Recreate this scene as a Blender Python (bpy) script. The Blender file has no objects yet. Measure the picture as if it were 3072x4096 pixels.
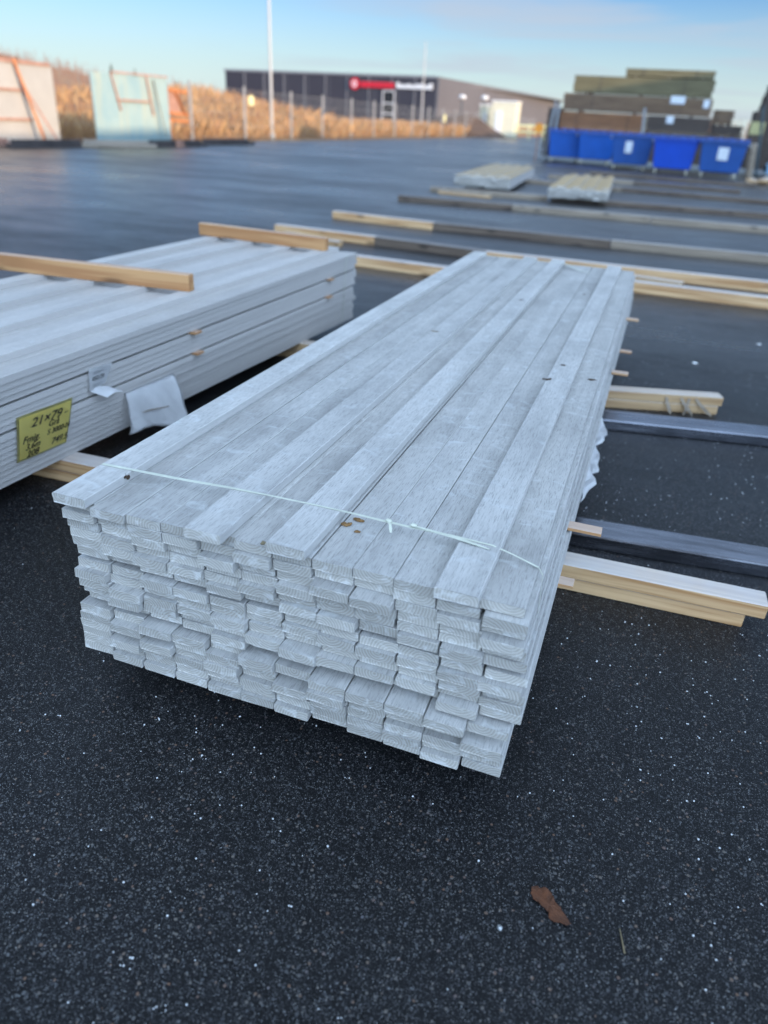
import bpy, bmesh, math, random
from mathutils import Vector, Matrix, noise as mnoise
rnd = random.Random(7)
PI = math.pi
GZ = -0.09                      # ground level; z = 0 is the underside of the front timber stack
scene = bpy.context.scene
COL = scene.collection

# ------------------------------------------------------------------ helpers
class MB:
    """collects shapes into one mesh"""
    def __init__(self): self.bm = bmesh.new()
    def box(self, x0, x1, y0, y1, z0, z1, M=None):
        vs = [self.bm.verts.new(Vector(p) if M is None else M @ Vector(p)) for p in
              [(x0,y0,z0),(x1,y0,z0),(x1,y1,z0),(x0,y1,z0),(x0,y0,z1),(x1,y0,z1),(x1,y1,z1),(x0,y1,z1)]]
        for f in [(0,3,2,1),(4,5,6,7),(0,1,5,4),(1,2,6,5),(2,3,7,6),(3,0,4,7)]:
            self.bm.faces.new([vs[i] for i in f])
        return self
    def bar(self, p, q, w, h, up=(0,0,1)):
        p, q = Vector(p), Vector(q); d = (q-p); L = d.length; d.normalize()
        s = d.cross(Vector(up)); s.normalize(); u = s.cross(d)
        M = Matrix((( s.x, d.x, u.x, p.x),( s.y, d.y, u.y, p.y),( s.z, d.z, u.z, p.z),(0,0,0,1)))
        return self.box(-w/2, w/2, 0, L, -h/2, h/2, M)
    def cyl(self, p, q, r0, r1=None, n=10, cap=True):
        r1 = r0 if r1 is None else r1
        p, q = Vector(p), Vector(q); d = (q-p).normalized()
        a = d.orthogonal().normalized(); b = d.cross(a)
        A = [self.bm.verts.new(p + r0*(math.cos(t)*a + math.sin(t)*b)) for t in [2*PI*i/n for i in range(n)]]
        B = [self.bm.verts.new(q + r1*(math.cos(t)*a + math.sin(t)*b)) for t in [2*PI*i/n for i in range(n)]]
        for i in range(n):
            j = (i+1) % n; self.bm.faces.new([A[i],A[j],B[j],B[i]])
        if cap: self.bm.faces.new(A[::-1]); self.bm.faces.new(B)
        return self
    def poly(self, pts):
        self.bm.faces.new([self.bm.verts.new(Vector(p)) for p in pts]); return self
    def slab(self, pts, t):
        """polygon extruded along its normal by t"""
        P = [Vector(p) for p in pts]; n = (P[1]-P[0]).cross(P[2]-P[0]).normalized()
        A = [self.bm.verts.new(p) for p in P]; B = [self.bm.verts.new(p+n*t) for p in P]
        self.bm.faces.new(A[::-1]); self.bm.faces.new(B)
        for i in range(len(P)):
            j = (i+1) % len(P); self.bm.faces.new([A[i],A[j],B[j],B[i]])
        return self
    def grid(self, f, nu, nv):
        V = [[self.bm.verts.new(Vector(f(i/nu, j/nv))) for j in range(nv+1)] for i in range(nu+1)]
        for i in range(nu):
            for j in range(nv):
                self.bm.faces.new([V[i][j],V[i+1][j],V[i+1][j+1],V[i][j+1]])
        return self
    def blob(self, c, r, sub=1, sq=(1,1,1), jit=0.0):
        ret = bmesh.ops.create_icosphere(self.bm, subdivisions=sub, radius=1.0)
        for v in ret['verts']:
            k = 1 + jit*(rnd.random()-.5)*2
            v.co = Vector((v.co.x*r*sq[0]*k, v.co.y*r*sq[1]*k, v.co.z*r*sq[2]*k)) + Vector(c)
        return self
    def bevel(self, w, seg=1):
        bmesh.ops.bevel(self.bm, geom=list(self.bm.edges), offset=w, segments=seg, affect='EDGES', profile=.6); return self
    def thick(self, t):
        bmesh.ops.solidify(self.bm, geom=list(self.bm.faces), thickness=t); return self
    def build(self, name, mat, parent=None, smooth=False):
        me = bpy.data.meshes.new(name); self.bm.normal_update(); self.bm.to_mesh(me); self.bm.free()
        if mat: me.materials.append(mat)
        if smooth:
            for p in me.polygons: p.use_smooth = True
        o = bpy.data.objects.new(name, me); COL.objects.link(o)
        if parent: o.parent = parent
        return o

def tag(o, label=None, cat=None, group=None, kind=None):
    if label: o['label'] = label
    if cat: o['category'] = cat
    if group: o['group'] = group
    if kind: o['kind'] = kind
    return o
def thing(name, label, cat, loc=(0,0,0), rotz=0, group=None):
    o = bpy.data.objects.new(name, None); COL.objects.link(o)
    o.empty_display_size = .1
    o.location = loc; o.rotation_euler = (0,0,rotz)
    return tag(o, label, cat, group)
def dup(root, loc, rotz, label, group=None):
    r = root.copy(); COL.objects.link(r); r.location = loc; r.rotation_euler = (0,0,rotz)
    r['label'] = label
    if group: r['group'] = group
    for ch in list(root.children):
        c = ch.copy(); COL.objects.link(c); c.parent = r
        for g in list(ch.children):
            d = g.copy(); COL.objects.link(d); d.parent = c
    return r

# ------------------------------------------------------------------ materials
class NT:
    def __init__(self, name):
        self.m = bpy.data.materials.new(name); self.m.use_nodes = True
        self.t = self.m.node_tree; self.n = self.t.nodes; self.l = self.t.links
        self.bsdf = self.n['Principled BSDF']
    def add(self, typ, **kw):
        nd = self.n.new(typ)
        for k, v in kw.items():
            if k.startswith('i_'):
                nd.inputs[k[2:].replace('_',' ')].default_value = v
            else: setattr(nd, k, v)
        return nd
    def link(self, a, b): self.l.new(a, b)
    def set(self, key, v):
        s = self.bsdf.inputs[key]
        if hasattr(v, 'is_output') or isinstance(v, bpy.types.NodeSocket): self.link(v, s)
        else: s.default_value = v
    def math(self, op, a, b=None, c=None, clamp=False):
        nd = self.n.new('ShaderNodeMath'); nd.operation = op; nd.use_clamp = clamp
        for i, x in enumerate((a, b, c)):
            if x is None: continue
            if isinstance(x, bpy.types.NodeSocket): self.link(x, nd.inputs[i])
            else: nd.inputs[i].default_value = x
        return nd.outputs[0]
    def vmath(self, op, a, b=None):
        nd = self.n.new('ShaderNodeVectorMath'); nd.operation = op
        for i, x in enumerate((a, b)):
            if x is None: continue
            if isinstance(x, bpy.types.NodeSocket): self.link(x, nd.inputs[i])
            else: nd.inputs[i].default_value = x
        return nd.outputs[0]
    def mix(self, fac, a, b, blend='MIX'):
        nd = self.n.new('ShaderNodeMix'); nd.data_type = 'RGBA'; nd.blend_type = blend
        for s, x in ((nd.inputs[0], fac), (nd.inputs[6], a), (nd.inputs[7], b)):
            if isinstance(x, bpy.types.NodeSocket): self.link(x, s)
            elif isinstance(x, (int, float)): s.default_value = x
            else: s.default_value = (*x, 1) if len(x) == 3 else x
        return nd.outputs[2]
    def ramp(self, fac, stops, interp='LINEAR'):
        nd = self.n.new('ShaderNodeValToRGB'); cr = nd.color_ramp; cr.interpolation = interp
        while len(cr.elements) < len(stops): cr.elements.new(.5)
        for e, (p, c) in zip(cr.elements, stops):
            e.position = p; e.color = (*c, 1) if not isinstance(c, (int, float)) else (c, c, c, 1)
        self.link(fac, nd.inputs[0]); return nd.outputs[0]
    def coord(self, kind='Object'):
        return self.n.new('ShaderNodeTexCoord').outputs[kind]
    def rand(self): return self.n.new('ShaderNodeObjectInfo').outputs['Random']
    def noise(self, vec, scale, detail=3, rough=.55, dist=0):
        nd = self.n.new('ShaderNodeTexNoise'); nd.inputs['Scale'].default_value = scale
        nd.inputs['Detail'].default_value = detail; nd.inputs['Roughness'].default_value = rough
        nd.inputs['Distortion'].default_value = dist
        self.link(vec, nd.inputs['Vector']); return nd.outputs[0]
    def voro(self, vec, scale, out='Distance', feature='F1', rnd_=1):
        nd = self.n.new('ShaderNodeTexVoronoi'); nd.feature = feature
        nd.inputs['Scale'].default_value = scale; nd.inputs['Randomness'].default_value = rnd_
        self.link(vec, nd.inputs['Vector']); return nd.outputs[out]
    def scaled(self, vec, s, off=None):
        v = self.vmath('MULTIPLY', vec, s)
        if off is not None: v = self.vmath('ADD', v, off)
        return v
    def bump(self, h, strength=.3, dist=.002):
        nd = self.n.new('ShaderNodeBump'); nd.inputs['Strength'].default_value = strength
        nd.inputs['Distance'].default_value = dist; self.link(h, nd.inputs['Height'])
        self.link(nd.outputs[0], self.bsdf.inputs['Normal']); return nd.outputs[0]

def plain(name, col, rough=.6, metal=0.0, var=.15, scale=3.0, bump=0.0, bscale=60, coat=0):
    t = NT(name); co = t.coord()
    n = t.noise(co, scale, 4, .6)
    lo = tuple(c*(1-var) for c in col); hi = tuple(min(1, c*(1+var)) for c in col)
    t.set('Base Color', t.ramp(n, [(.3, lo), (.7, hi)]))
    t.set('Roughness', rough); t.set('Metallic', metal)
    if coat: t.set('Coat Weight', coat)
    if bump: t.bump(t.noise(co, bscale, 3), bump, .004)
    return t.m

def mat_board(name, base=(.43,.435,.43), spread=.10, end=True, top=None, grain=1.0):
    """rough sawn board, sprayed light grey; growth rings show through on the sawn ends"""
    t = NT(name); co = t.coord(); r = t.rand()
    comb = t.add('ShaderNodeCombineXYZ')
    t.link(t.math('MULTIPLY', r, 19.0), comb.inputs[0]); t.link(t.math('MULTIPLY', r, 173.0), comb.inputs[1]); t.link(t.math('MULTIPLY', r, 47.0), comb.inputs[2])
    off = comb.outputs[0]
    v = t.vmath('ADD', co, off)
    streak = t.noise(t.scaled(v, (70, 1.6, 70)), 1.0, 4, .6)
    fine = t.noise(t.scaled(v, (420, 36, 420)), 1.0, 3, .65, .5)
    blot = t.noise(t.scaled(v, (9, 3.2, 9)), 1.0, 5, .62)
    smear = t.noise(t.scaled(v, (16, 24, 16)), 1.0, 5, .65, .9)
    dark = tuple(c*(1-2.2*spread) for c in base); lite = tuple(min(.85, c*(1+1.7*spread)) for c in base)
    c1 = t.ramp(blot, [(.3, dark), (.5, base), (.72, lite)])
    c1 = t.mix(t.math('MULTIPLY', t.ramp(streak, [(.38, 1.0), (.54, 0.0)]), .26*grain), c1, tuple(c*.62 for c in base))
    c1 = t.mix(t.math('MULTIPLY', t.ramp(fine, [(.34, 1.0), (.50, 0.0)]), .6*grain), c1, tuple(c*.42 for c in base))
    c1 = t.mix(t.math('MULTIPLY', t.ramp(smear, [(.55, 0.0), (.70, 1.0)]), .48*grain), c1, (.60,.62,.62))
    # per board tone
    c1 = t.mix(1.0, c1, t.ramp(r, [(0, .86), (.5, .98), (1, 1.07)]), 'MULTIPLY')
    if top is not None:                      # bare weathered upper face
        nz = t.add('ShaderNodeSeparateXYZ'); t.link(t.coord('Normal'), nz.inputs[0])
        c1 = t.mix(t.math('GREATER_THAN', nz.outputs[2], .7), c1, top)
    ns = t.add('ShaderNodeSeparateXYZ'); t.link(t.coord('Normal'), ns.inputs[0])
    edge = t.math('GREATER_THAN', t.math('ABSOLUTE', ns.outputs[0]), .7)             # planed narrow edges
    c1 = t.mix(t.math('MULTIPLY', edge, .6), c1, tuple(c*1.14 for c in base))
    h = t.math('ADD', t.math('MULTIPLY', fine, .7), t.math('MULTIPLY', streak, .6))
    if end:
        sep = t.add('ShaderNodeSeparateXYZ'); t.link(co, sep.inputs[0])
        px = t.math('SUBTRACT', sep.outputs[0], t.math('MULTIPLY', t.math('SUBTRACT', t.math('FRACT', t.math('MULTIPLY', r, 7.3)), .5), .075))
        sgn = t.math('SUBTRACT', t.math('MULTIPLY', t.math('GREATER_THAN', t.math('FRACT', t.math('MULTIPLY', r, 13.7)), .38), 2.0), 1.0)
        dz = t.math('ADD', .004, t.math('MULTIPLY', t.math('FRACT', t.math('MULTIPLY', r, 29.1)), .03))
        pz = t.math('SUBTRACT', sep.outputs[2], t.math('ADD', .0105, t.math('MULTIPLY', sgn, dz)))
        wob = t.math('MULTIPLY', t.math('SUBTRACT', t.noise(t.scaled(v, (60, 10, 60)), 1.0, 2), .5), .004)
        d = t.math('ADD', t.math('SQRT', t.math('ADD', t.math('MULTIPLY', px, px), t.math('MULTIPLY', pz, pz))), wob)
        ringf = t.math('FRACT', t.math('MULTIPLY', d, 170.0))
        ring = t.ramp(ringf, [(0, .1), (.35, .35), (.75, 1.0), (.93, .9), (1.0, .1)])
        raw = t.mix(t.noise(t.scaled(v, (40, 10, 60)), 1.0, 3), (.27,.245,.205), (.42,.39,.345))
        ce = t.mix(t.math('MULTIPLY', ring, .55), raw, (.64,.63,.595))
        paint = t.ramp(t.noise(t.scaled(v, (28, 10, 40)), 1.0, 4, .6, 1.2), [(.54, 0.0), (.66, 1.0)])
        ce = t.mix(t.math('MULTIPLY', paint, .6), ce, (.66,.66,.645))
        ce = t.mix(1.0, ce, t.ramp(t.math('FRACT', t.math('MULTIPLY', r, 5.1)), [(0, .84), (1, 1.12)]), 'MULTIPLY')
        nn = t.add('ShaderNodeSeparateXYZ'); t.link(t.coord('Normal'), nn.inputs[0])
        mask = t.math('GREATER_THAN', t.math('ABSOLUTE', nn.outputs[1]), .7)
        c1 = t.mix(mask, c1, ce)
        hm = t.add('ShaderNodeMix'); hm.data_type = 'FLOAT'
        t.link(mask, hm.inputs[0]); t.link(h, hm.inputs[2]); t.link(t.math('ADD', t.math('MULTIPLY', ring, .5), t.math('MULTIPLY', fine, .6)), hm.inputs[3])
        h = hm.outputs[0]
    t.set('Base Color', c1); t.set('Roughness', .62); t.set('Specular IOR Level', .4)
    t.bump(h, .55, .0014)
    return t.m

def mat_wood(name, c0, c1, axis=0, rough=.65, knots=True, frost=0.0):
    """bare sawn softwood, grain along one object axis"""
    t = NT(name); co = t.coord(); r = t.rand()
    cb = t.add('ShaderNodeCombineXYZ'); t.link(t.math('MULTIPLY', r, 31.0), cb.inputs[0]); t.link(t.math('MULTIPLY', r, 77.0), cb.inputs[1])
    v = t.vmath('ADD', co, cb.outputs[0])
    s = [40, 40, 40]; s[axis] = 1.3
    big = [5, 5, 5]; big[axis] = .9
    wave = t.noise(t.scaled(v, tuple(s)), 1.0, 3, .5, .6)
    tone = t.noise(t.scaled(v, tuple(big)), 1.0, 3)
    col = t.mix(t.ramp(wave, [(.40, 0.0), (.58, 1.0)]), c0, c1)
    col = t.mix(t.math('MULTIPLY', t.ramp(tone, [(.4, 0.0), (.7, 1.0)]), .35), col, tuple(c*.72 for c in c0))
    if knots:
        ks = [9, 9, 9]; ks[axis] = 3.2
        kd = t.voro(t.scaled(v, tuple(ks)), 1.0)
        col = t.mix(t.math('MULTIPLY', t.ramp(kd, [(.10, 1.0), (.25, 0.0)]), .8), col, tuple(c*.30 for c in c0))
    if frost:
        nz = t.add('ShaderNodeSeparateXYZ'); t.link(t.coord('Normal'), nz.inputs[0])
        fm = t.math('MULTIPLY', t.math('GREATER_THAN', nz.outputs[2], .7), t.math('ADD', .45, t.math('MULTIPLY', t.noise(t.scaled(v,(9,9,9)), 1.0, 4), .6)))
        col = t.mix(t.math('MULTIPLY', fm, frost, clamp=True), col, (.55,.54,.54))
    t.set('Base Color', col); t.set('Roughness', rough)
    t.bump(wave, .25, .002)
    return t.m

def mat_asphalt():
    t = NT('wet_asphalt'); co = t.coord()
    wob = t.add('ShaderNodeTexNoise'); t.link(co, wob.inputs['Vector']); wob.inputs['Scale'].default_value = 60
    flat = t.scaled(t.vmath('ADD', co, t.scaled(wob.outputs[1], (.004,.004,0))), (1, 1, 0))
    def cells(scale):
        d = t.voro(flat, scale); k = t.voro(flat, scale, 'Color')
        s_ = t.add('ShaderNodeSeparateColor'); t.link(k, s_.inputs[0]); return d, s_.outputs
    d1, c1 = cells(270.0); d2, c2 = cells(140.0); d3, c3 = cells(520.0)
    grit = t.noise(flat, 1100.0, 2, .6)
    col = t.ramp(grit, [(.35, (.0035,.0036,.004)), (.7, (.016,.0165,.018))])
    m3 = t.math('MULTIPLY', t.math('LESS_THAN', d3, .42), t.math('GREATER_THAN', c3[0], .40))
    col = t.mix(m3, col, t.ramp(c3[1], [(0, (.012,.012,.014)), (.5, (.04,.041,.045)), (.85, (.10,.10,.105)), (1, (.22,.22,.22))]))
    m1 = t.math('MULTIPLY', t.math('LESS_THAN', d1, .44), t.math('GREATER_THAN', c1[0], .45))
    col = t.mix(m1, col, t.ramp(c1[1], [(0, (.010,.010,.012)), (.45, (.026,.027,.030)), (.75, (.06,.061,.065)), (.92, (.12,.12,.12)), (1, (.20,.185,.17))]))
    m2 = t.math('MULTIPLY', t.math('LESS_THAN', d2, .40), t.math('GREATER_THAN', c2[0], .84))
    col = t.mix(m2, col, t.ramp(c2[1], [(0, (.04,.042,.047)), (.55, (.10,.103,.108)), (.75, (.15,.135,.12)), (.9, (.16,.095,.065)), (1, (.13,.13,.145))]))
    d4, c4 = cells(560.0)
    fleck = t.math('MULTIPLY', t.math('GREATER_THAN', c4[0], .970), t.math('LESS_THAN', d4, .34))  # tiny pale specks: glints painted into the colour, and the smallest pellets
    col = t.mix(fleck, col, (.46,.48,.50))
    patch = t.noise(co, .55, 5, .6)
    col = t.mix(1.0, col, t.ramp(patch, [(.3, .55), (.7, .98)]), 'MULTIPLY')
    t.set('Base Color', col)
    wet = t.noise(t.scaled(co, (.16, .34, 0)), 1.0, 8, .72)
    wetm = t.ramp(wet, [(.42, 0.0), (.60, 1.0)])
    rr = t.add('ShaderNodeMix'); rr.data_type = 'FLOAT'; t.link(wetm, rr.inputs[0]); rr.inputs[2].default_value = .46; rr.inputs[3].default_value = .26
    sy_ = t.add('ShaderNodeSeparateXYZ'); t.link(co, sy_.inputs[0])
    far_ = t.ramp(t.math('MULTIPLY', sy_.outputs[1], .05), [(.16, 0.0), (.55, 1.0)])       # the back of the yard is still wet
    t.link(t.math('ADD', .18, t.math('MULTIPLY', far_, t.math('ADD', .75, t.math('MULTIPLY', wetm, 1.2)))), t.bsdf.inputs['Specular IOR Level'])
    h = t.math('SUBTRACT', t.math('MULTIPLY', m1, t.math('SUBTRACT', .9, d1)), t.math('MULTIPLY', d3, .25))
    h = t.math('ADD', h, t.math('MULTIPLY', m2, t.math('SUBTRACT', 1.1, d2)))
    t.set('Roughness', t.math('MULTIPLY', rr.outputs[0], t.math('SUBTRACT', 1.0, t.math('MULTIPLY', far_, .08))))
    t.bump(t.math('MULTIPLY', h, t.math('SUBTRACT', 1.0, t.math('MULTIPLY', far_, .25))), .5, .0022)
    return t.m

M = {}
M['board'] = mat_board('grey_painted_board', (.46,.45,.43), .11)
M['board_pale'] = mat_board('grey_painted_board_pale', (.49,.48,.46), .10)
M['board_top'] = mat_board('grey_painted_board_darker', (.43,.42,.40), .12)  # darker base tone for the top full layer, below the raised boards
M['board_far'] = mat_board('grey_board_with_bare_top', (.42,.425,.42), .1, True, (.42,.30,.16))
M['board_left'] = mat_board('grey_painted_board_smooth', (.465,.44,.415), .05, True, None, .5)
M['pine'] = mat_wood('fresh_pine', (.45,.235,.095), (.74,.49,.26), 0, frost=1.0)
M['pine_dry'] = mat_wood('dry_pine', (.38,.23,.11), (.54,.365,.195), 0, frost=.7)
M['pine_orange'] = mat_wood('orange_pine', (.40,.185,.07), (.54,.295,.125), 0, frost=.35)
M['wood_old'] = mat_wood('weathered_dark_wood', (.07,.047,.034), (.16,.118,.085), 0, frost=.4)
M['wood_grey'] = mat_wood('weathered_grey_wood', (.21,.165,.12), (.34,.275,.205), 0, frost=.6)
M['stick'] = mat_wood('spacer_wood', (.50,.25,.10), (.60,.36,.18), 0, knots=False, frost=.55)
M['pack_olive'] = mat_wood('olive_impregnated_wood', (.11,.09,.04), (.17,.145,.072), 0, knots=False)
M['pack_brown'] = mat_wood('brown_impregnated_wood', (.12,.07,.038), (.20,.125,.07), 0, knots=False)
M['pack_rust'] = mat_wood('red_brown_wood', (.18,.075,.028), (.28,.125,.05), 0, knots=False)
M['pack_dark'] = mat_wood('dark_wood', (.045,.029,.022), (.085,.06,.045), 0, knots=False)
M['asphalt'] = mat_asphalt()
def mat_steel():
    t = NT('oiled_steel'); co = t.coord()
    n = t.noise(t.scaled(co, (4, 30, 30)), 1.0, 5, .65)
    t.set('Base Color', t.ramp(n, [(.3, (.13,.135,.155)), (.7, (.36,.37,.42))])); t.set('Metallic', 1.0)
    t.set('Roughness', t.ramp(n, [(.3, .16), (.7, .34)])); t.bump(n, .08, .001); return t.m
M['steel'] = mat_steel()
M['blue_a'] = plain('blue_plastic', (.005,.078,.36), .42, var=.12)
M['blue_b'] = plain('bright_blue_plastic', (.002,.058,.44), .40, var=.08)
M['blue_c'] = plain('dull_blue_plastic', (.010,.070,.28), .45, var=.12)
M['lid'] = plain('blue_lid_plastic', (.05,.12,.42), .38, var=.1)
M['rubber'] = plain('caster_rubber', (.03,.03,.03), .6)
M['caster'] = plain('caster_cream', (.45,.42,.33), .5)
M['white_label'] = plain('white_label', (.62,.66,.70), .5, var=.08, scale=6)
M['paper'] = plain('white_paper', (.86,.86,.86), .55, var=.05, scale=14)
M['wrap'] = plain('white_wrap', (.86,.86,.86), .35, var=.08, scale=9, bump=.3, bscale=25)
M['yellow'] = plain('yellow_paper', (.97,.82,.25), .5, var=.03, scale=9)
M['ink'] = plain('black_ink', (.012,.012,.014), .5)
M['greyink'] = plain('grey_ink', (.30,.30,.31), .5)
M['strap'] = plain('pale_strap', (.56,.58,.48), .38, var=.12, scale=30)
M['strap_y'] = plain('yellow_tape', (.48,.44,.20), .4, var=.2, scale=20)
M['galv'] = plain('galvanised_steel', (.36,.38,.39), .45, .6, .15)
M['post'] = plain('fence_post_paint', (.26,.25,.235), .5, 0, .1)
M['greengrey'] = plain('dark_teal_steel', (.06,.085,.095), .5, .2, .15)
M['pole'] = plain('pole_paint', (.42,.40,.37), .45, 0, .06)
M['rust'] = plain('rust', (.40,.145,.05), .8, 0, .35, 8, .3)
M['rust_dull'] = plain('dull_rust', (.33,.18,.13), .8, 0, .3, 8, .3)
M['dark_junk'] = plain('dark_scrap', (.05,.04,.038), .8, 0, .4, 4, .3)
M['panel_w'] = plain('white_sheet', (.35,.335,.305), .5, 0, .06, 2)
M['clad_d'] = None
M['redsign'] = plain('red_sign', (.55,.012,.03), .4, 0, .05)
M['whitesign'] = plain('white_sign', (.72,.70,.68), .4, 0, .05)
M['sign_y'] = plain('pale_yellow_sign', (.70,.66,.34), .5, 0, .1)
M['orange'] = plain('orange_sign', (.80,.28,.02), .45, 0, .08)
M['tank'] = plain('cream_paint', (.62,.56,.40), .5, 0, .06)
M['glass'] = plain('dark_glass', (.02,.025,.03), .08, 0, .1)
M['soil'] = plain('brown_soil', (.10,.06,.04), .9, 0, .35, 1.2, .5, 8)
M['leaf'] = plain('brown_leaf', (.08,.026,.008), .65, 0, .5, 60, .4, 300)
M['straw'] = plain('straw', (.20,.16,.09), .6)
M['crumb'] = plain('bark_crumb', (.20,.11,.04), .9, 0, .5, 150, .5, 400)
M['stain'] = plain('resin_stain', (.055,.032,.018), .8, 0, .6, 150)
M['pellet'] = plain('white_pellet', (.66,.68,.70), .5, 0, .04)
M['tarp'] = plain('pale_blue_tarp', (.20,.36,.52), .45, 0, .15)
M['roofm'] = plain('roof_steel', (.20,.20,.21), .5, 0, .1)
def mat_clad(name, c, pitch, axis):
    t = NT(name); co = t.coord(); s = t.add('ShaderNodeSeparateXYZ'); t.link(co, s.inputs[0])
    f = t.math('FRACT', t.math('MULTIPLY', s.outputs[axis], 1/pitch))
    line = t.math('LESS_THAN', f, .05)
    n = t.noise(co, .4, 3)
    a = t.ramp(n, [(.3, tuple(x*.92 for x in c)), (.7, tuple(x*1.06 for x in c))])
    t.set('Base Color', t.mix(t.math('MULTIPLY', line, .35), a, tuple(x*.5+.1 for x in c))); t.set('Roughness', .5); t.set('Metallic', .1)
    t.bump(f, .15, .02); return t.m
M['clad_d'] = mat_clad('charcoal_cladding', (.036,.032,.042), 3.1, 0)
M['clad_g'] = mat_clad('grey_cladding', (.115,.105,.11), 1.6, 1)
def mat_ground():
    t = NT('dry_grass_ground'); co = t.coord()
    a = t.noise(co, .25, 6, .65); b = t.noise(co, 4.0, 4, .6)
    c = t.ramp(a, [(.3, (.20,.10,.045)), (.5, (.30,.17,.07)), (.7, (.36,.24,.11))])
    c = t.mix(t.math('MULTIPLY', t.ramp(b, [(.4, 1.0), (.6, 0.0)]), .4), c, (.12,.065,.035))
    t.set('Base Color', c); t.set('Roughness', .9); t.bump(b, .5, .05); return t.m
M['ground'] = mat_ground()
def mat_hill():
    t = NT('hill_scrub'); co = t.coord()
    a = t.noise(co, .12, 6, .65); b = t.noise(co, 1.5, 5, .65)
    c = t.ramp(a, [(.34, (.26,.115,.07)), (.5, (.34,.17,.085)), (.68, (.40,.23,.10))])
    c = t.mix(t.math('MULTIPLY', t.ramp(b, [(.42, 1.0), (.58, 0.0)]), .45), c, (.13,.075,.06))
    t.set('Base Color', c); t.set('Roughness', .95); t.bump(b, .6, .3); return t.m
M['hill'] = mat_hill()
def mat_veg(name, cols):
    t = NT(name); g = t.add('ShaderNodeNewGeometry')
    t.set('Base Color', t.ramp(g.outputs['Random Per Island'], [(i/(len(cols)-1), c) for i, c in enumerate(cols)]))
    t.set('Roughness', .8); t.set('Specular IOR Level', .2); return t.m
M['grass'] = mat_veg('dry_grass_blades', [(.30,.14,.06), (.42,.235,.10), (.48,.30,.14), (.34,.165,.075)])
M['twig'] = mat_veg('reddish_twigs', [(.24,.11,.08), (.32,.15,.09), (.28,.17,.10), (.20,.10,.085)])
M['conifer'] = mat_veg('conifer_needles', [(.06,.075,.02), (.11,.12,.035), (.14,.14,.04)])
M['bark'] = plain('grey_bark', (.20,.15,.12), .9, 0, .3, 6)

# ------------------------------------------------------------------ camera
CAM = dict(loc=(1.03,-1.029,1.091), yaw=-18.138, pitch=28.334, roll=3.34, f=2925.47)
cam = bpy.data.cameras.new('camera'); camo = bpy.data.objects.new('camera', cam); COL.objects.link(camo)
cam.sensor_fit = 'VERTICAL'; cam.sensor_height = 36; cam.sensor_width = 27
cam.lens = CAM['f']/4096*36; cam.clip_start = .02; cam.clip_end = 4000
yw, pt, rl = (math.radians(CAM[k]) for k in ('yaw','pitch','roll'))
fwd = Vector((math.sin(yw)*math.cos(pt), math.cos(yw)*math.cos(pt), -math.sin(pt)))
right = Vector((math.cos(yw), -math.sin(yw), 0)); up = right.cross(fwd)
r2 = math.cos(rl)*right + math.sin(rl)*up; u2 = -math.sin(rl)*right + math.cos(rl)*up
camo.matrix_world = Matrix(((r2.x,u2.x,-fwd.x,CAM['loc'][0]),(r2.y,u2.y,-fwd.y,CAM['loc'][1]),(r2.z,u2.z,-fwd.z,CAM['loc'][2]),(0,0,0,1)))
cam.dof.use_dof = True; cam.dof.focus_distance = 1.62; cam.dof.aperture_fstop = 25.7e-3/.0125
scene.camera = camo
PROBE = 0

# ------------------------------------------------------------------ light
SUN_EL, SUN_AZ = 9.0, -20.0            # degrees; azimuth measured from +x towards +y, pointing at the sun
sd = Vector((math.cos(math.radians(SUN_AZ))*math.cos(math.radians(SUN_EL)), math.sin(math.radians(SUN_AZ))*math.cos(math.radians(SUN_EL)), math.sin(math.radians(SUN_EL))))
sun = bpy.data.lights.new('sun', 'SUN'); sun.energy = 3.0; sun.angle = math.radians(.5); sun.color = (1.0,.74,.50)
suno = bpy.data.objects.new('sun', sun); COL.objects.link(suno)
suno.rotation_euler = sd.to_track_quat('Z', 'Y').to_euler(); suno.location = (30,-20,30)
w = bpy.data.worlds.new('World'); scene.world = w; w.use_nodes = True
nt = w.node_tree; N = nt.nodes; bg = N['Background']
sky = N.new('ShaderNodeTexSky'); sky.sky_type = 'NISHITA'; sky.sun_disc = False
sky.sun_elevation = math.radians(SUN_EL)
sky.sun_rotation = math.radians(90 - SUN_AZ)      # blender: 0 = +y, clockwise
sky.air_density = 1.0; sky.dust_density = .6; sky.ozone_density = 1.4
class W(NT):
    def __init__(self): self.t = nt; self.n = N; self.l = nt.links
ww = W()
dirn = ww.coord('Generated'); sp = ww.add('ShaderNodeSeparateXYZ'); ww.link(dirn, sp.inputs[0])
zz = ww.math('ADD', ww.math('MAXIMUM', sp.outputs[2], 0.0), .10)
cv = ww.add('ShaderNodeCombineXYZ'); ww.link(ww.math('DIVIDE', sp.outputs[0], zz), cv.inputs[0]); ww.link(ww.math('DIVIDE', sp.outputs[1], zz), cv.inputs[1])
cl = ww.noise(ww.scaled(cv.outputs[0], (.55, 1.0, 1), (.9, 3.3, 0)), 1.0, 6, .55, .3)
az = ww.math('DIVIDE', sp.outputs[0], ww.math('MAXIMUM', sp.outputs[1], .05))
side = ww.ramp(ww.math('ADD', az, .9), [(.25, 0.0), (.62, 1.0)])
cm = ww.math('MULTIPLY', ww.ramp(cl, [(.47, 0.0), (.66, 1.0)]), side)
hz = ww.ramp(sp.outputs[2], [(0.0, 1.0), (.13, 0.0)])
tint = ww.vmath('MULTIPLY', sky.outputs[0], (.33, .50, .84))
pale = ww.mix(ww.math('MULTIPLY', hz, .8), tint, (2.75, 3.2, 3.3))
low = ww.mix(ww.math('MULTIPLY', cm, .68), pale, (1.85, 2.05, 2.4))
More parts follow.
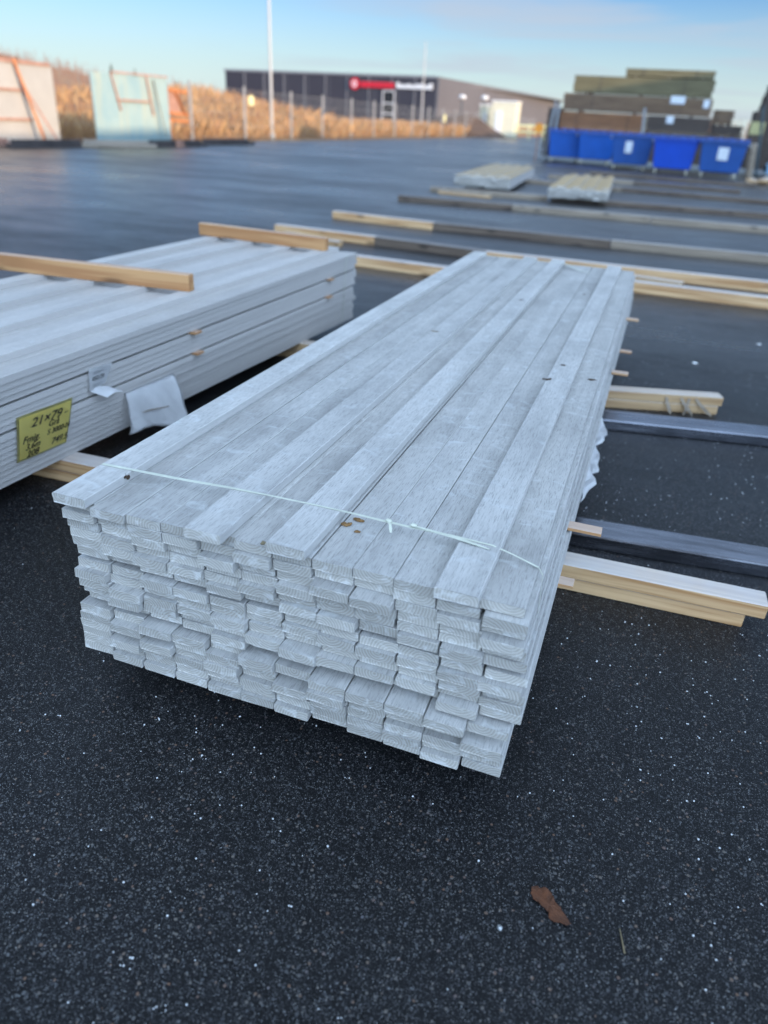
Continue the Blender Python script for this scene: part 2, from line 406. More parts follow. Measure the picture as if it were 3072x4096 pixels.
# added fill: sky brightened overhead and behind, above the band near the horizon
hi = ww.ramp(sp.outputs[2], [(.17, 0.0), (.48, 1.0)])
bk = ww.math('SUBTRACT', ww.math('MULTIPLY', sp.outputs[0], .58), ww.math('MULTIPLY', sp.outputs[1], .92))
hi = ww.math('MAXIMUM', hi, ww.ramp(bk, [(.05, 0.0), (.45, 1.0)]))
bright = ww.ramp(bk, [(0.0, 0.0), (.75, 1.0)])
fill_mottle = ww.math('ADD', .55, ww.math('MULTIPLY', ww.noise(ww.scaled(dirn, (2, 2, 2.5)), 1.0, 4, .5), .9))
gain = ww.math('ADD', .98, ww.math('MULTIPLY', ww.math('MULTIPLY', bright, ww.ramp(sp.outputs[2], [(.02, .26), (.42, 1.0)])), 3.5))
high = ww.vmath('MULTIPLY', ww.mix(.7, tint, (2.2, 2.85, 3.6)), ww.math('MULTIPLY', fill_mottle, gain))
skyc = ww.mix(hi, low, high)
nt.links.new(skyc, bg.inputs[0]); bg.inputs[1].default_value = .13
scene.view_settings.view_transform = 'Standard'; scene.view_settings.look = 'None'
scene.view_settings.gamma = 1; scene.view_settings.exposure = 1.22
try:
    scene.cycles.use_denoising = True
    scene.cycles.max_bounces = 6; scene.cycles.diffuse_bounces = 3
except Exception: pass

# ------------------------------------------------------------------ setting: ground, yard, hill
tag(MB().grid(lambda u, v: ((u-.5)*2400, (v-.5)*2400, GZ-.006), 6, 6).build('ground', M['ground']), kind='structure')
tag(MB().poly([(-15.9,-60,GZ),(60,-60,GZ),(60,130,GZ),(-15.5,130,GZ)]).build('asphalt_yard', M['asphalt']), kind='structure')
def hill_h(x, y):
    # rises beyond the fence on the left, falls off to the right where the big building stands
    d = max(0, -24 - x)
    k = 1 - min(1, max(0, (y - 52 - .45*(-x-24)) / 22.0))
    h = min(7.5, .118*d*(1-.0022*d)) * k
    m = math.exp(-(((x+24.5)/6.0)**2 + ((y-41)/6.5)**2)) * 1.55       # reddish bank behind the fence
    h2 = h + m*.9
    return h2*(1 + .16*mnoise.noise(Vector((x*.12, y*.12, 0)))) + .12*mnoise.noise(Vector((x*.5, y*.5, 3)))*min(1, max(0, (-17.5-x)/3))
hb = MB().grid(lambda u, v: (-17.3 - 150*u**1.5, -30 + 160*v, GZ + hill_h(-17.3-150*u**1.5, -30+160*v)*min(1, u*12) - .004*(1-min(1,u*12))), 70, 110)
tag(hb.build('hill', M['hill'], smooth=True), kind='structure')

# dry grass beyond the fence
gm = MB()
def blade(bm, x, y, z, h, wd, a, lean):
    dx, dy = math.cos(a)*wd, math.sin(a)*wd
    lx, ly = math.cos(lean)*h*.25, math.sin(lean)*h*.25
    v = [bm.verts.new(p) for p in [(x-dx,y-dy,z),(x+dx,y+dy,z),(x+lx+dx*.6,y+ly+dy*.6,z+h*.7),(x+lx*2,y+ly*2,z+h)]]
    bm.faces.new(v)
for i in range(42000):
    u = rnd.random()**1.6
    x = -16.9 - 16*u; y = 6 + 92*rnd.random()**1.2
    if rnd.random() < .25*mnoise.noise(Vector((x*.4, y*.25, 0)))+.1: continue
    hh = (.35 + .6*rnd.random())*(.85+.4*mnoise.noise(Vector((x*.3, y*.2, 5))))
    blade(gm.bm, x, y, GZ + hill_h(x,y)*min(1, max(0,-17.3-x)/1.5), max(.2,hh), .007+.008*rnd.random(), rnd.random()*PI, rnd.random()*2*PI)
for i in range(9000):
    x = -16.9 - 9*rnd.random()**1.7; y = 55 + 95*rnd.random()
    blade(gm.bm, x, y, GZ + hill_h(x,y)*min(1, max(0,-17.3-x)/1.5), rnd.uniform(.45,1.15), .02+.02*rnd.random(), rnd.random()*PI, rnd.random()*2*PI)
tag(gm.build('dry_grass', M['grass']), kind='stuff')
# reddish thicket of bare young trees on the hill
tm = MB()
def twiggy(bm, x, y, z, h, n):
    for k in range(n):
        a = rnd.random()*2*PI; s = rnd.uniform(.1,.3)*h*.5; t0 = rnd.uniform(.1,.75)
        p = Vector((x, y, z + h*t0)); q = p + Vector((math.cos(a)*s, math.sin(a)*s, h*rnd.uniform(.12,.32)))
        wd = Vector((math.sin(a), -math.cos(a), 0))*.012*h/2
        bm.faces.new([bm.verts.new(c) for c in (p-wd, p+wd, q)])
    wv = Vector((.012*h, .008*h, 0)); p = Vector((x,y,z)); q = p + Vector((rnd.uniform(-.06,.06)*h, rnd.uniform(-.06,.06)*h, h))
    bm.faces.new([bm.verts.new(c) for c in (p-wv, p+wv, q)])
    wv = Vector((.008*h, -.012*h, 0))
    bm.faces.new([bm.verts.new(c) for c in (p-wv, p+wv, q)])
for i in range(4200):
    x = -26 - 62*rnd.random()**1.1; y = 12 + 85*rnd.random()
    if hill_h(x,y) < .35: continue
    twiggy(tm.bm, x, y, GZ + hill_h(x,y)-.1, rnd.uniform(.6,1.5), 16)
for i in range(420):                      # low red scrub close behind the fence
    x = -17.6 - 9*rnd.random(); y = 14 + 44*rnd.random()
    twiggy(tm.bm, x, y, GZ + hill_h(x,y)*min(1, max(0,-17.3-x)/1.5), rnd.uniform(.5,1.25), 14)
tag(tm.build('birch_thicket', M['twig']), kind='stuff')
for x, y, h, lab in [(-26.2,28.2,2.6,'small green conifer rising above the left white panel'),(-35.5,46.5,2.4,'tiny conifer top behind the greenish white panel'),
                     (-30.0,41.5,1.9,'olive conifer on the hill right of the greenish panel'),(-31.5,48.0,1.9,'small olive conifer beside the pale hill post')]:
    z0 = GZ + hill_h(x,y) - .1
    r = thing('conifer_tree', lab, 'tree', (x,y,z0), group='small conifers on the hill')
    MB().cyl((0,0,0),(0,0,h*.95),.05,.01,6).build('trunk', M['bark'], r)
    f = MB()
    for k in range(260):
        t = rnd.random()**.8; a = rnd.random()*2*PI; rad = (1-t)*h*.24*rnd.uniform(.5,1.1)
        p = Vector((0,0,h*(.12+.85*t))); q = p + Vector((math.cos(a)*rad, math.sin(a)*rad, -.1*rad)); s = Vector((-math.sin(a), math.cos(a), .3))*.06*h*(1-t*.6)
        f.poly([p+s*.4, q+s, q-s, p-s*.4])
    f.build('crown', M['conifer'], r)

# ------------------------------------------------------------------ front stack: 17 layers of 12 boards plus four loose on top
T, BW, BL = .021, .0776, 3.6
def board_mesh(name, mat, seed, L=BL, wd=BW, th=T, c=.0013):
    rr = random.Random(seed); b = MB(); n = 10
    ph = rr.uniform(0, 6); amp = rr.uniform(.0004,.0015)
    rings = []
    prof = [(-wd/2+c,0),(wd/2-c,0),(wd/2,c),(wd/2,th-c),(wd/2-c,th),(-wd/2+c,th),(-wd/2,th-c),(-wd/2,c)]
    for i in range(n+1):
        y = L*i/n; dx = amp*math.sin(ph + y*1.6)
        rings.append([b.bm.verts.new((px+dx+rr.uniform(-.0003,.0003), y+(rr.uniform(-.0012,.0012) if i in (0,n) else 0), pz)) for px, pz in prof])
    for i in range(n):
        for j in range(8):
            k = (j+1) % 8; b.bm.faces.new([rings[i][j], rings[i+1][j], rings[i+1][k], rings[i][k]][::-1])
    b.bm.faces.new(rings[0]); b.bm.faces.new(rings[-1][::-1])
    bmesh.ops.recalc_face_normals(b.bm, faces=b.bm.faces)
    o = b.build(name, mat); return o
def board_copies(protos, group):
    state = {'n': 0}
    def place(x, y, z, label, yaw=0, roll=0, k=None):
        p = protos[rnd.randrange(len(protos)) if k is None else k]
        if state['n'] < len(protos) and not p.get('used'):
            o = p; o['used'] = 1
        else:
            o = p.copy(); COL.objects.link(o)
        o.location = (x, y, z); o.rotation_euler = (0, roll, yaw)
        o.name = 'board'
        tag(o, label, 'board', group); state['n'] += 1
        return o
    return place
ORD = ['first','second','third','fourth','fifth','sixth','seventh','eighth','ninth','tenth','eleventh','twelfth','thirteenth','fourteenth','fifteenth','sixteenth','bottom']
W_, PITCH = .956, .956/12
GAPS = {5: .008, 10: .009}           # spacer sticks lie above these layers (counted from the bottom)
def layer_z(k):
    return k*(T+.0003) + sum(g for a, g in GAPS.items() if k > a)
protos = [board_mesh('board', M['board'], s, c=.0018) for s in (1,2,3)]
place = board_copies(protos, 'grey boards of the front stack')
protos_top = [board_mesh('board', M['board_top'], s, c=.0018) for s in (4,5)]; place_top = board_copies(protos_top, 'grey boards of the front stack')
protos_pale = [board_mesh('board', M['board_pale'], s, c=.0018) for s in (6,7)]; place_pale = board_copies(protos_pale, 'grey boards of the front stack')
#PROTRUSION: rows from the top (0) to the bottom (16), columns from the left (0..11); millimetres towards the viewer
PR = {}
TAB = [[-10,7,0,-2,-11,-3,-4,-2,-5,-2,-4,-6],[1,-9,2,2,-8,7,-2,-11,-13,-4,-5,10],[-6,-10,3,-8,13,-8,-5,17,21,-3,5,-8],[-4,-1,-7,-4,-6,-5,9,1,-3,-6,-3,13],
 [-5,2,8,6,-4,8,-4,-6,-8,-5,-6,-6],[-6,-14,-5,-5,6,-7,6,10,-7,4,10,-3],[-4,-10,8,8,1,-4,-11,-5,-4,-5,-5,-5],[9,-7,-6,-2,-5,-13,-3,3,6,2,8,8],
 [6,14,4,4,9,-6,-13,-7,-6,-4,5,-8],[-6,16,2,-11,-5,10,21,12,10,6,-9,-5],[-14,-12,-11,-7,9,-12,-5,-15,-18,-16,15,-7],[2,-7,17,12,-7,19,8,25,29,27,34,12],
 [5,12,-9,3,12,5,-12,34,-3,7,-5,-13],[2,-8,15,-2,17,-5,19,-1,-1,-5,-7,21],[0,13,0,4,8,8,-7,2,-3,8,7,0],[0,-4,-4,1,-4,-3,-4,1,-1,12,-5,-9],[0,7,6,5,7,5,7,-9,-1,1,8,-6]]
PR = {(i, j): v for i, r_ in enumerate(TAB) for j, v in enumerate(r_)}
XS = [0,.001,.004,.010,.009,.016,.018,.015,.020,.018,.021,.007,.005,.001,0,0,0]
for row in range(17):
    k = 16-row
    for c in range(12):
        pr = PR.get((row,c), None)
        if pr is None: pr = rnd.gauss(0, 5)
        x = PITCH*(c+.5) + XS[row] + rnd.gauss(0, .0008)
        yaw = rnd.gauss(0, .0006)
        rowname = 'bottom row' if row == 16 else ORD[row]+' row from top'
        if c == 11: x += rnd.choice((-.004,-.002,.0,.003,.005)) + rnd.gauss(0,.001)
        sag = .018*(c/11)**.6*(row/16)              # the loose front ends hang a little lower towards the right
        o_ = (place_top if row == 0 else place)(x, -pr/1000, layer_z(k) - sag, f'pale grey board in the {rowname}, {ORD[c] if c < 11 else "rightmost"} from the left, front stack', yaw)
        o_.rotation_euler.x = math.atan(sag/BL)
TOPZ = layer_z(16) + T
for xc, pr, lab in [(.0385, 16, 'loose grey board lying raised along the left edge of the front stack'),
                    (.350, 27, 'loose raised grey board, second of four on the front stack'),
                    (.512, 12, 'loose raised grey board, third of four on the front stack'),
                    (.836, 25, 'loose raised grey board next to the right edge of the front stack')]:
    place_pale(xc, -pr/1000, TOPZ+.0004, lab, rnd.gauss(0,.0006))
def stick(x0, x1, y, z, label, m='stick', wd=.036, th=.0085):
    o = MB().box(0, x1-x0, -wd/2, wd/2, 0, th).bevel(.0008).build('spacer_stick', M[m])
    o.location = (x0, y, z); tag(o, label, 'spacer stick', 'spacer sticks in the timber stacks'); return o
z1, z2 = layer_z(11)-.0088, layer_z(6)-.0083
stick(.02, 1.050, .585, z1, 'flat spacer stick jutting out furthest near the front right corner')
stick(.03, 1.012, .515, z2, 'short spacer stick end below the longer one at the front right', th=.0078)
stick(.03, 1.035, 1.95, z1, 'spacer stick jutting from the right side above the torn white wrapper')
stick(.03, 1.030, 2.75, z2, 'lower far spacer stick jutting from the right side of the front stack', th=.0078)
stick(.03, 1.030, 2.95, z1, 'farthest upper spacer stick jutting from the right side of the front stack')

# strap round the front end
st = thing('strap', 'thin pale plastic strap tied across the front end of the front stack', 'strap', (0,0,0))
zt = TOPZ + T + .0015
def ribbon(mb, pts, wd, t=.0006, up=(0,0,1)):
    P = [Vector(p) for p in pts]; rings = []
    for i, p in enumerate(P):
        d = (P[min(i+1,len(P)-1)] - P[max(i-1,0)]).normalized(); ww_ = wd[i] if isinstance(wd, list) else wd
        s = d.cross(Vector(up)).normalized(); n = s.cross(d).normalized()
        s *= ww_/2; n *= t/2
        rings.append([mb.bm.verts.new(p + a*s + b*n) for a, b in ((-1,-1),(1,-1),(1,1),(-1,1))])
    for i in range(len(P)-1):
        for j in range(4):
            k = (j+1) % 4; mb.bm.faces.new([rings[i][j], rings[i][k], rings[i+1][k], rings[i+1][j]])
    mb.bm.faces.new(rings[0][::-1]); mb.bm.faces.new(rings[-1])
    bmesh.ops.recalc_face_normals(mb.bm, faces=mb.bm.faces)
    return mb
top_pts = [(-.003,.150,.20),(-.003,.140,.33),(-.002,.134,zt-.004),(.004,.133,zt),(.10,.137,zt),(.20,.143,zt-.001),(.30,.150,zt),(.40,.154,zt),(.50,.156,zt),(.58,.155,zt),(.655,.155,zt-.002),(.705,.158,zt-.004),(.79,.153,zt),(.86,.150,zt),(.90,.147,zt-.008),(.95,.141,TOPZ+.003)]
a = MB(); ribbon(a, top_pts[3:], [.0085,.0085,.009,.008,.005,.0045,.006,.007,.0065,.006,.0042,.0035,.0042][:len(top_pts)-3]); a.build('band', M['strap'], st)
a = MB(); ribbon(a, [(.951,.141,TOPZ+.002),(.960,.139,TOPZ-.01),(.964,.135,TOPZ-.08),(.966,.133,.20),(.964,.136,.10),(.960,.138,.0)], .0045, up=(1,0,0)); a.build('band', M['strap'], st)
a = MB(); ribbon(a, top_pts[:4], .0085, up=(-1,0,.3)); a.build('band', M['strap'], st)
a = MB(); ribbon(a, [(.705,.157,zt+.001),(.75,.148,zt+.003),(.79,.142,zt+.004),(.83,.137,zt+.002),(.857,.132,zt+.001)], [.004,.008,.009,.007,.003]); a.build('loose_end', M['strap'], st)
a = MB(); ribbon(a, [(.652,.154,zt+.001),(.660,.143,zt+.001),(.664,.134,zt-.003),(.668,.125,zt-.006)], [.005,.005,.006,.004]); a.build('loose_end', M['strap'], st)
for x, y in ((.652,.155),(.703,.158)):
    MB().blob((x,y,zt+.0015), .0052, 2, (1.4,.9,.7), .25).build('knot', M['strap'], st, True)
s2 = thing('strap', 'pale strap across the far end of the front stack', 'strap', (0,0,0))
a = MB(); ribbon(a, [(.0,3.45,zt),(.25,3.47,zt),(.46,3.50,zt),(.56,3.47,zt),(.66,3.38,zt-.012),(.72,3.35,zt-.016)], [.006,.006,.008,.012,.014,.008]); a.build('band', M['strap'], s2)

# crumbs and marks on top of the front stack
def crumb(name, x, y, z, r, label, cat, m='crumb', sq=(1,1,.5), n=5):
    b = MB()
    for i in range(n):
        b.blob((rnd.gauss(0,r*.5), rnd.gauss(0,r*.4), r*sq[2]*.4), r*rnd.uniform(.35,.7), 2, sq, .35)
    o = b.build(name, M[m]); o.location = (x,y,z); return tag(o, label, cat)
Z0 = TOPZ+.0005; ZR = TOPZ+T+.001
crumb('sawdust_clump', .566,.143,Z0,.0085,'yellow brown sawdust clump caught under the front strap','sawdust', n=9)
crumb('bark_piece', .582,  .172,Z0,.011,'brown bark piece just behind the front strap','bark','crumb',(1.3,.7,.22), 6)
crumb('bark_crumb', .598,.128,Z0,.0065,'small brown bark crumb in front of the strap','bark','crumb',(1,1,.25), 4)
crumb('sawdust_clump', .455,.014,Z0,.0055,'tiny yellow sawdust tuft near the front board ends','sawdust','straw', n=7)
crumb('bark_crumb', .0775,.108,ZR-.010,.0085,'dark crumb of bark in the knot hole of the left raised board','bark','stain',(.45,.9,1.0), 7)
crumb('wood_chip', .327,1.595,ZR,.012,'pale wood chip lying on the second raised board','wood chip','straw',(1.6,.5,.2), 2)
for x, y, z, lab in [(.80,1.22,ZR,'rusty brown stain of bark on the right raised board, mid length'),(.83,1.40,ZR,'dark grey bark smear on the right raised board'),
                  (.925,1.36,Z0,'dark chip of bark on the rightmost top board'),(.76,2.63,ZR,'far brown bark smear on the right raised board'),(.52,2.33,ZR,'small brown bark bit on the third raised board'),(.47,1.75,Z0,'tiny brown crumb in a trough of the front stack top')]:
    crumb('bark_crumb', x, y, z, .010, lab, 'bark', 'stain', (1.1,1.2,.10), 4)

# torn wrapper and yellow tape on the right side
tw = MB()
def torn(u, v):
    y = 1.12 + .62*u; z = .055 + .085*v + .02*math.sin(u*9)
    return (.966 + (1-v)*(.008+.030*abs(math.sin(u*8.5))*(1 if u > .12 else u/.12)) + .006*math.sin(u*40+v*5), y + .01*math.sin(v*9), z)
tw.grid(torn, 26, 6).thick(.0008)
tag(tw.build('torn_wrapper', M['wrap'], smooth=False), 'torn white plastic wrapper hanging from the right side of the front stack', 'wrapper')
yt = MB(); yt.grid(lambda u, v: (.966+.005*math.sin(u*11+v*3)+.006*v, .63+.30*u, .02+.13*v), 12, 5).thick(.0006)
tag(yt.build('yellow_paper', M['strap_y']), 'yellowish crumpled paper on the right side of the front stack', 'paper')

# ------------------------------------------------------------------ bearers under and around the stacks
def beam(name, p, q, wd, h, ztop, m, label, cat='timber', group=None, bev=.003):
    L = (Vector(q)-Vector(p)).length; a = math.atan2(q[1]-p[1], q[0]-p[0])
    o = MB().box(0, L, 0, wd, -h, 0).bevel(bev).build(name, M[m])
    o.location = (p[0], p[1], ztop); o.rotation_euler = (0,0,a)
    return tag(o, label, cat, group)
g1 = 'timber bearers lying on the yard'
beam('timber_beam', (-1.72,.752),(1.512,.836),.076,.0445,0-.0008,'pine','upper pale pine bearer jutting out under the front right corner', group=g1)
beam('timber_beam', (-1.70,.758),(1.466,.842),.072,.0445,-.0455,'pine','lower knotty pine bearer beneath the upper one at the front right', group=g1)
beam('timber_beam', (.25,2.30),(1.488,2.665),.075,.0445,-.0008,'pine_dry','upper weathered bearer jutting out at the right behind the rear steel beam', group=g1)
t2 = beam('timber_beam', (.25,2.302),(1.475,2.663),.073,.0445,-.0455,'pine_dry','lower weathered bearer with torn strips at its right end', group=g1)
beam('timber_beam', (-1.75,2.46),(.15,2.53),.075,.0445,-.0008,'pine_dry','upper bearer seen between the two stacks towards the far end', group=g1)
beam('timber_beam', (-1.72,2.465),(.12,2.535),.073,.0445,-.0455,'pine_dry','lower bearer seen between the two stacks towards the far end', group=g1)
for i, (u, ln, tw_) in enumerate([(1.02,.09,.4),(1.09,.10,.9),(1.13,.085,-.3),(1.16,.11,1.2)]):
    b = MB(); ribbon(b, [(u,-.004,-.0+.03),(u+.02*tw_,-.012,.005),(u+.045*tw_,-.028,-.02),(u+.07*tw_,-.03,-.0445)], [.012,.014,.016,.008], .001, up=(0,1,0)); b.build('torn_strip', M['wood_grey'], t2)
def steel(p, q, wd, h, label):
    L = (Vector(q)-Vector(p)).length; a = math.atan2(q[1]-p[1], q[0]-p[0])
    o = MB().box(0, L, 0, wd, 0, h).bevel(.006, 2).build('steel_beam', M['steel']); o.location = (p[0],p[1],GZ); o.rotation_euler = (0,0,a)
    return tag(o, label, 'steel beam', 'flat steel beams under the front stack')
steel((.30,1.030),(2.9,1.27),.118,.050,'dark shiny steel beam leaving the frame beside the front right bearer')
steel((.30,2.075),(2.9,2.555),.138,.050,'dark steel beam further back, below the torn white wrapper')
# rows of bearers further back; (x0,y0,x1,y1,material,label)
rows = [
 (-1.95,5.31,-.45,5.20,'pine','pale bearer between the two stacks, just past their far ends'),
 (.62,5.575,3.6,5.46,'pine','pale bearer at the far right just past the front stack'),
 (-2.93,6.62,-1.717,6.50,'pine','pale bearer end section poking out left behind the left stack'),
 (-1.715,6.50,-.505,6.33,'wood_old','dark bearer section between two pale ones behind the front stack'),
 (-.50,6.30,3.8,6.30,'pine','long pale bearer running right behind the front stack'),
 (.74,6.12,1.32,6.00,'pine_dry','short flat offcut lying in front of the long pale bearer'),
 (-2.72,6.37,-1.99,6.16,'pine_dry','short board beside the pale bearer end behind the left stack'),
 (-2.95,8.27,-1.555,8.10,'pine','pale left end of the third bearer row'),
 (-1.55,8.10,.55,8.06,'wood_old','dark section of the third bearer row'),
 (.56,8.08,4.2,8.24,'wood_grey','grey section of the third bearer row running out right'),
 (-3.02,11.10,-1.18,11.22,'wood_old','dark left end of the fourth bearer row'),
 (-1.175,11.22,.9,11.23,'wood_grey','grey brown middle section of the fourth bearer row'),
 (.91,11.20,4.6,11.26,'wood_grey','right section of the fourth bearer row'),
 (-3.13,13.30,-.95,13.40,'wood_grey','brown left end of the fifth bearer row under the far left stack'),
 (-2.90,13.05,-1.9,12.90,'pine_dry','orange brown offcut before the far left stack'),
 (-.9,13.42,4.8,13.75,'wood_old','dark right section of the fifth bearer row'),
 (-2.42,17.6,.1,17.2,'wood_grey','grey bearer right beyond the far left stack'),
 (.12,17.2,4.9,16.8,'wood_old','dark bearer in the sixth row before the blue bins'),
 (-1.96,20.2,.2,20.0,'wood_grey','grey bearer end in the seventh row before the blue bins'),
 (.22,20.0,2.69,19.76,'wood_old','dark bearer in the seventh row before the blue bins'),
 (-1.2,23.4,3.3,23.1,'wood_old','farthest dark bearer just in front of the blue bins')]
for x0,y0,x1,y1,m,lab in rows:
    beam('timber_beam', (x0,y0),(x1,y1),.095,.088,-.002 if 'offcut' not in lab and 'short' not in lab else -.04, m, lab, group=g1)

# ------------------------------------------------------------------ left stack
lp = [board_mesh('board', M['board_left'], s, c=.0005) for s in (11,12,13)]
placeL = board_copies(lp, 'grey boards of the left stack')
rest = MB()                             # boards beyond the first three hundred, in the core of the stacks
def rest_board(x, y, z, yaw, L=BL, wd=BW, th=T):
    Mx = Matrix.Translation((x,y,z)) @ Matrix.Rotation(yaw, 4, 'Z'); rest.box(-wd/2, wd/2, 0, L, 0, th, Mx)
LG = {8: .010, 12: .010}
def lz(k): return k*(T+.00005) + sum(g for a, g in LG.items() if k > a)
FY = 3.185
def left_place(col, k, jit, fn, label=None, zadd=0):
    lean = (1 - k/17.0)
    yaw = .012 + .034*lean
    xr = -.612 - .012*lean                  # right face at the far end
    xf = xr - (11-col+.5)*PITCH + rnd.gauss(0,.0004)
    y1 = FY + jit
    x0 = xf - math.sin(yaw)*BL; y0 = y1 - math.cos(yaw)*BL
    z = lz(min(k,16)) + (T if k > 16 else 0) + .0003
    if fn is placeL: placeL(x0, y0, z, label, -yaw)
    else: rest_board(x0, y0, z, -yaw)
for k in range(17):
    for c in range(12):
        jit = rnd.gauss(0,.013)
        if c == 11: left_place(c, k, jit, placeL, f'grey board at the right face of the left stack, {"bottom" if k==0 else ORD[16-k]+" from top"}' + ('' if k==0 else ''))
        elif k == 16: left_place(c, k, jit, placeL, f'grey top board of the left stack, {ORD[10-c]} in from its right face')
        else: left_place(c, k, jit, rest_board)
for c, lab in ((.3,'far left'),(3.4,'second from left'),(6.6,'third from left'),(9.6,'nearest the right face')):
    left_place(c, 17, rnd.gauss(0,.01), placeL, f'raised loose board on the left stack top, {lab}')
ZL = lz(16)+2*T+.001
def batten(p, q, label):
    L = (Vector(q)-Vector(p)).length; a = math.atan2(q[1]-p[1], q[0]-p[0])
    o = MB().box(0,L,0,.045,0,.070).bevel(.0025).build('batten', M['pine_orange']); o.location = (p[0],p[1],ZL); o.rotation_euler = (0,0,a)
    tag(o, label, 'batten', 'orange battens across the left stack')
batten((-1.72,1.60),(-.775,1.675),'orange pine batten across the left stack, the nearer of two')
batten((-1.60,3.06),(-.735,2.995),'orange pine batten across the far end of the left stack')
for y, k, lab in ((1.50,13,'orange spacer stick end in the left stack, upper, below the nearer batten'),(2.80,13,'orange spacer stick end in the left stack, upper, near the far end'),
                  (1.53,9,'orange spacer stick end in the left stack, lower, above the white wrapper'),(2.80,9,'orange spacer stick end in the left stack, lower, near the far end')):
    lean = 1-k/17; xs = -.612 - .012*lean - (FY-y)*math.tan(.012+.034*lean)
    stick(xs-.9, xs+.022, y, lz(k)-.0098, lab, 'pine_orange', .045, .0094)

def side_x(y, z):
    lean = 1 - z/.385; return -.612 - .012*lean - (FY-y)*math.tan(.012+.034*lean)
def side_sheet(name, m, pts, parent=None, off=.004, t=.0006, nu=8, nv=6, wob=.002):
    """four corners (y,z): bl, br, tr, tl on the right face of the left stack"""
    b = MB()
    def f(u, v):
        y = (pts[0][0]*(1-u)+pts[1][0]*u)*(1-v) + (pts[3][0]*(1-u)+pts[2][0]*u)*v
        z = (pts[0][1]*(1-u)+pts[1][1]*u)*(1-v) + (pts[3][1]*(1-u)+pts[2][1]*u)*v
        return (side_x(y, z) + off + wob*math.sin(u*5+v*4), y, z)
    b.grid(f, nu, nv).thick(t); return b.build(name, m, parent)
# yellow handwritten label
yl = thing('yellow_label', 'yellow handwritten label on the right face of the left stack', 'label', (0,0,0))
side_sheet('paper_sheet', M['yellow'], [(.585,.078),(.785,.068),(.800,.218),(.578,.226)], yl, .006, wob=.0008)
side_sheet('plastic_sleeve', M['strap_y'], [(.577,.072),(.792,.062),(.807,.226),(.570,.233)], yl, .0035)
def writing(txt, y, z, size, parent, m, name='handwriting', shear=.25, tilt=-.04, off=.0105, sx=1.0):
    cu = bpy.data.curves.new(name, 'FONT'); cu.body = txt; cu.size = size; cu.shear = shear; cu.extrude = .0002; cu.resolution_u = 3
    cu.offset = size*.006
    tmp = bpy.data.objects.new('tmp', cu); COL.objects.link(tmp)
    bpy.context.view_layer.update()
    me = bpy.data.meshes.new_from_object(tmp.evaluated_get(bpy.context.evaluated_depsgraph_get()))
    bpy.data.objects.remove(tmp); bpy.data.curves.remove(cu)
    me.materials.clear(); me.materials.append(m)
    ct, sn = math.cos(tilt), math.sin(tilt)
    for v in me.vertices:
        a, b_, h_ = v.co.x*sx, v.co.y, v.co.z
        yy = y + a*ct - b_*sn; zz_ = z + a*sn + b_*ct
        v.co = (side_x(yy, zz_) + off + h_, yy, zz_)
    o = bpy.data.objects.new(name, me); COL.objects.link(o); o.parent = parent; return o
writing('21\u00d779', .622, .182, .044, yl, M['ink'], sx=1.15)
writing('\u2013', .765, .178, .030, yl, M['ink'])
writing('Gr\u00e5', .696, .158, .030, yl, M['ink'])
writing('Fmig.', .590, .134, .034, yl, M['ink'])
writing('S 3000-N', .692, .130, .026, yl, M['ink'])
writing('3,6m', .602, .107, .031, yl, M['ink'])
writing('208', .608, .080, .031, yl, M['ink'], sx=1.1)
writing('749.5', .712, .088, .031, yl, M['ink'], sx=1.05)
# white delivery tag, folded
wt = thing('white_tag', 'small white printed paper tag curling off the left stack', 'tag', (0,0,0))
side_sheet('paper_sheet', M['paper'], [(.885,.222),(.965,.226),(.992,.298),(.875,.305)], wt, .006)
b = MB(); b.grid(lambda u, v: (side_x(1.0,.22)+.008+.030*v,   .885+.085*u+.045*v, .222-.030*v+.006*math.sin(u*4)), 6, 5).thick(.0006); b.build('folded_flap', M['paper'], wt)
writing('052170', .892, .258, .020, wt, M['ink'], 'print', 0, -.02, .010)
for z, y0, y1 in ((.286,.898,.950),(.281,.898,.965),(.240,.898,.952),(.234,.898,.940)):
    side_sheet('print_line', M['greyink'], [(y0,z),(y1,z-.001),(y1,z+.0006),(y0,z+.0016)], wt, .0085, .0002, 2, 1, .001)
# white plastic flap
wf = MB()
def flap(u, v):
    y = 1.07 + .29*u - .03*(1-v); z = .158 - .150*(1-v) - .02*u*(1-v) - .006*u
    out_ = .006 + .105*(1-v)**.8*(.55+.45*u) + .010*math.sin(u*9+v*4)*(1-v) + .005*abs(math.sin(u*14+v*6)) + .03*max(0,u-.8)*5*(1-v)*v
    return (side_x(y, max(0,z)) + out_, y + .03*(1-v)*max(0, u-.7), z + .012*math.sin(u*6.0)*(1-v))
wf.grid(flap, 26, 16).thick(.0003)
wf_ = wf.build('wrapper_flap', M['wrap'], smooth=True)
b = MB(); ribbon(b, [tuple(Vector(flap(u, .36+.10*u)) + Vector((.004,0,.002))) for u in (.25,.4,.55,.7)], [.003,.006,.006,.004]); b.build('tape_remnant', M['crumb'], wf_)
tag(wf_, 'white plastic wrapper flap sticking out from the lower face of the left stack', 'wrapper')
ls = MB(); ribbon(ls, [(side_x(3.02,z)+.004, 3.02, z) for z in (.39,.3,.2,.1,.0)], .006, up=(1,0,0)); 
tag(ls.build('strap', M['strap']), 'thin pale strap down the far end of the left stack', 'strap')

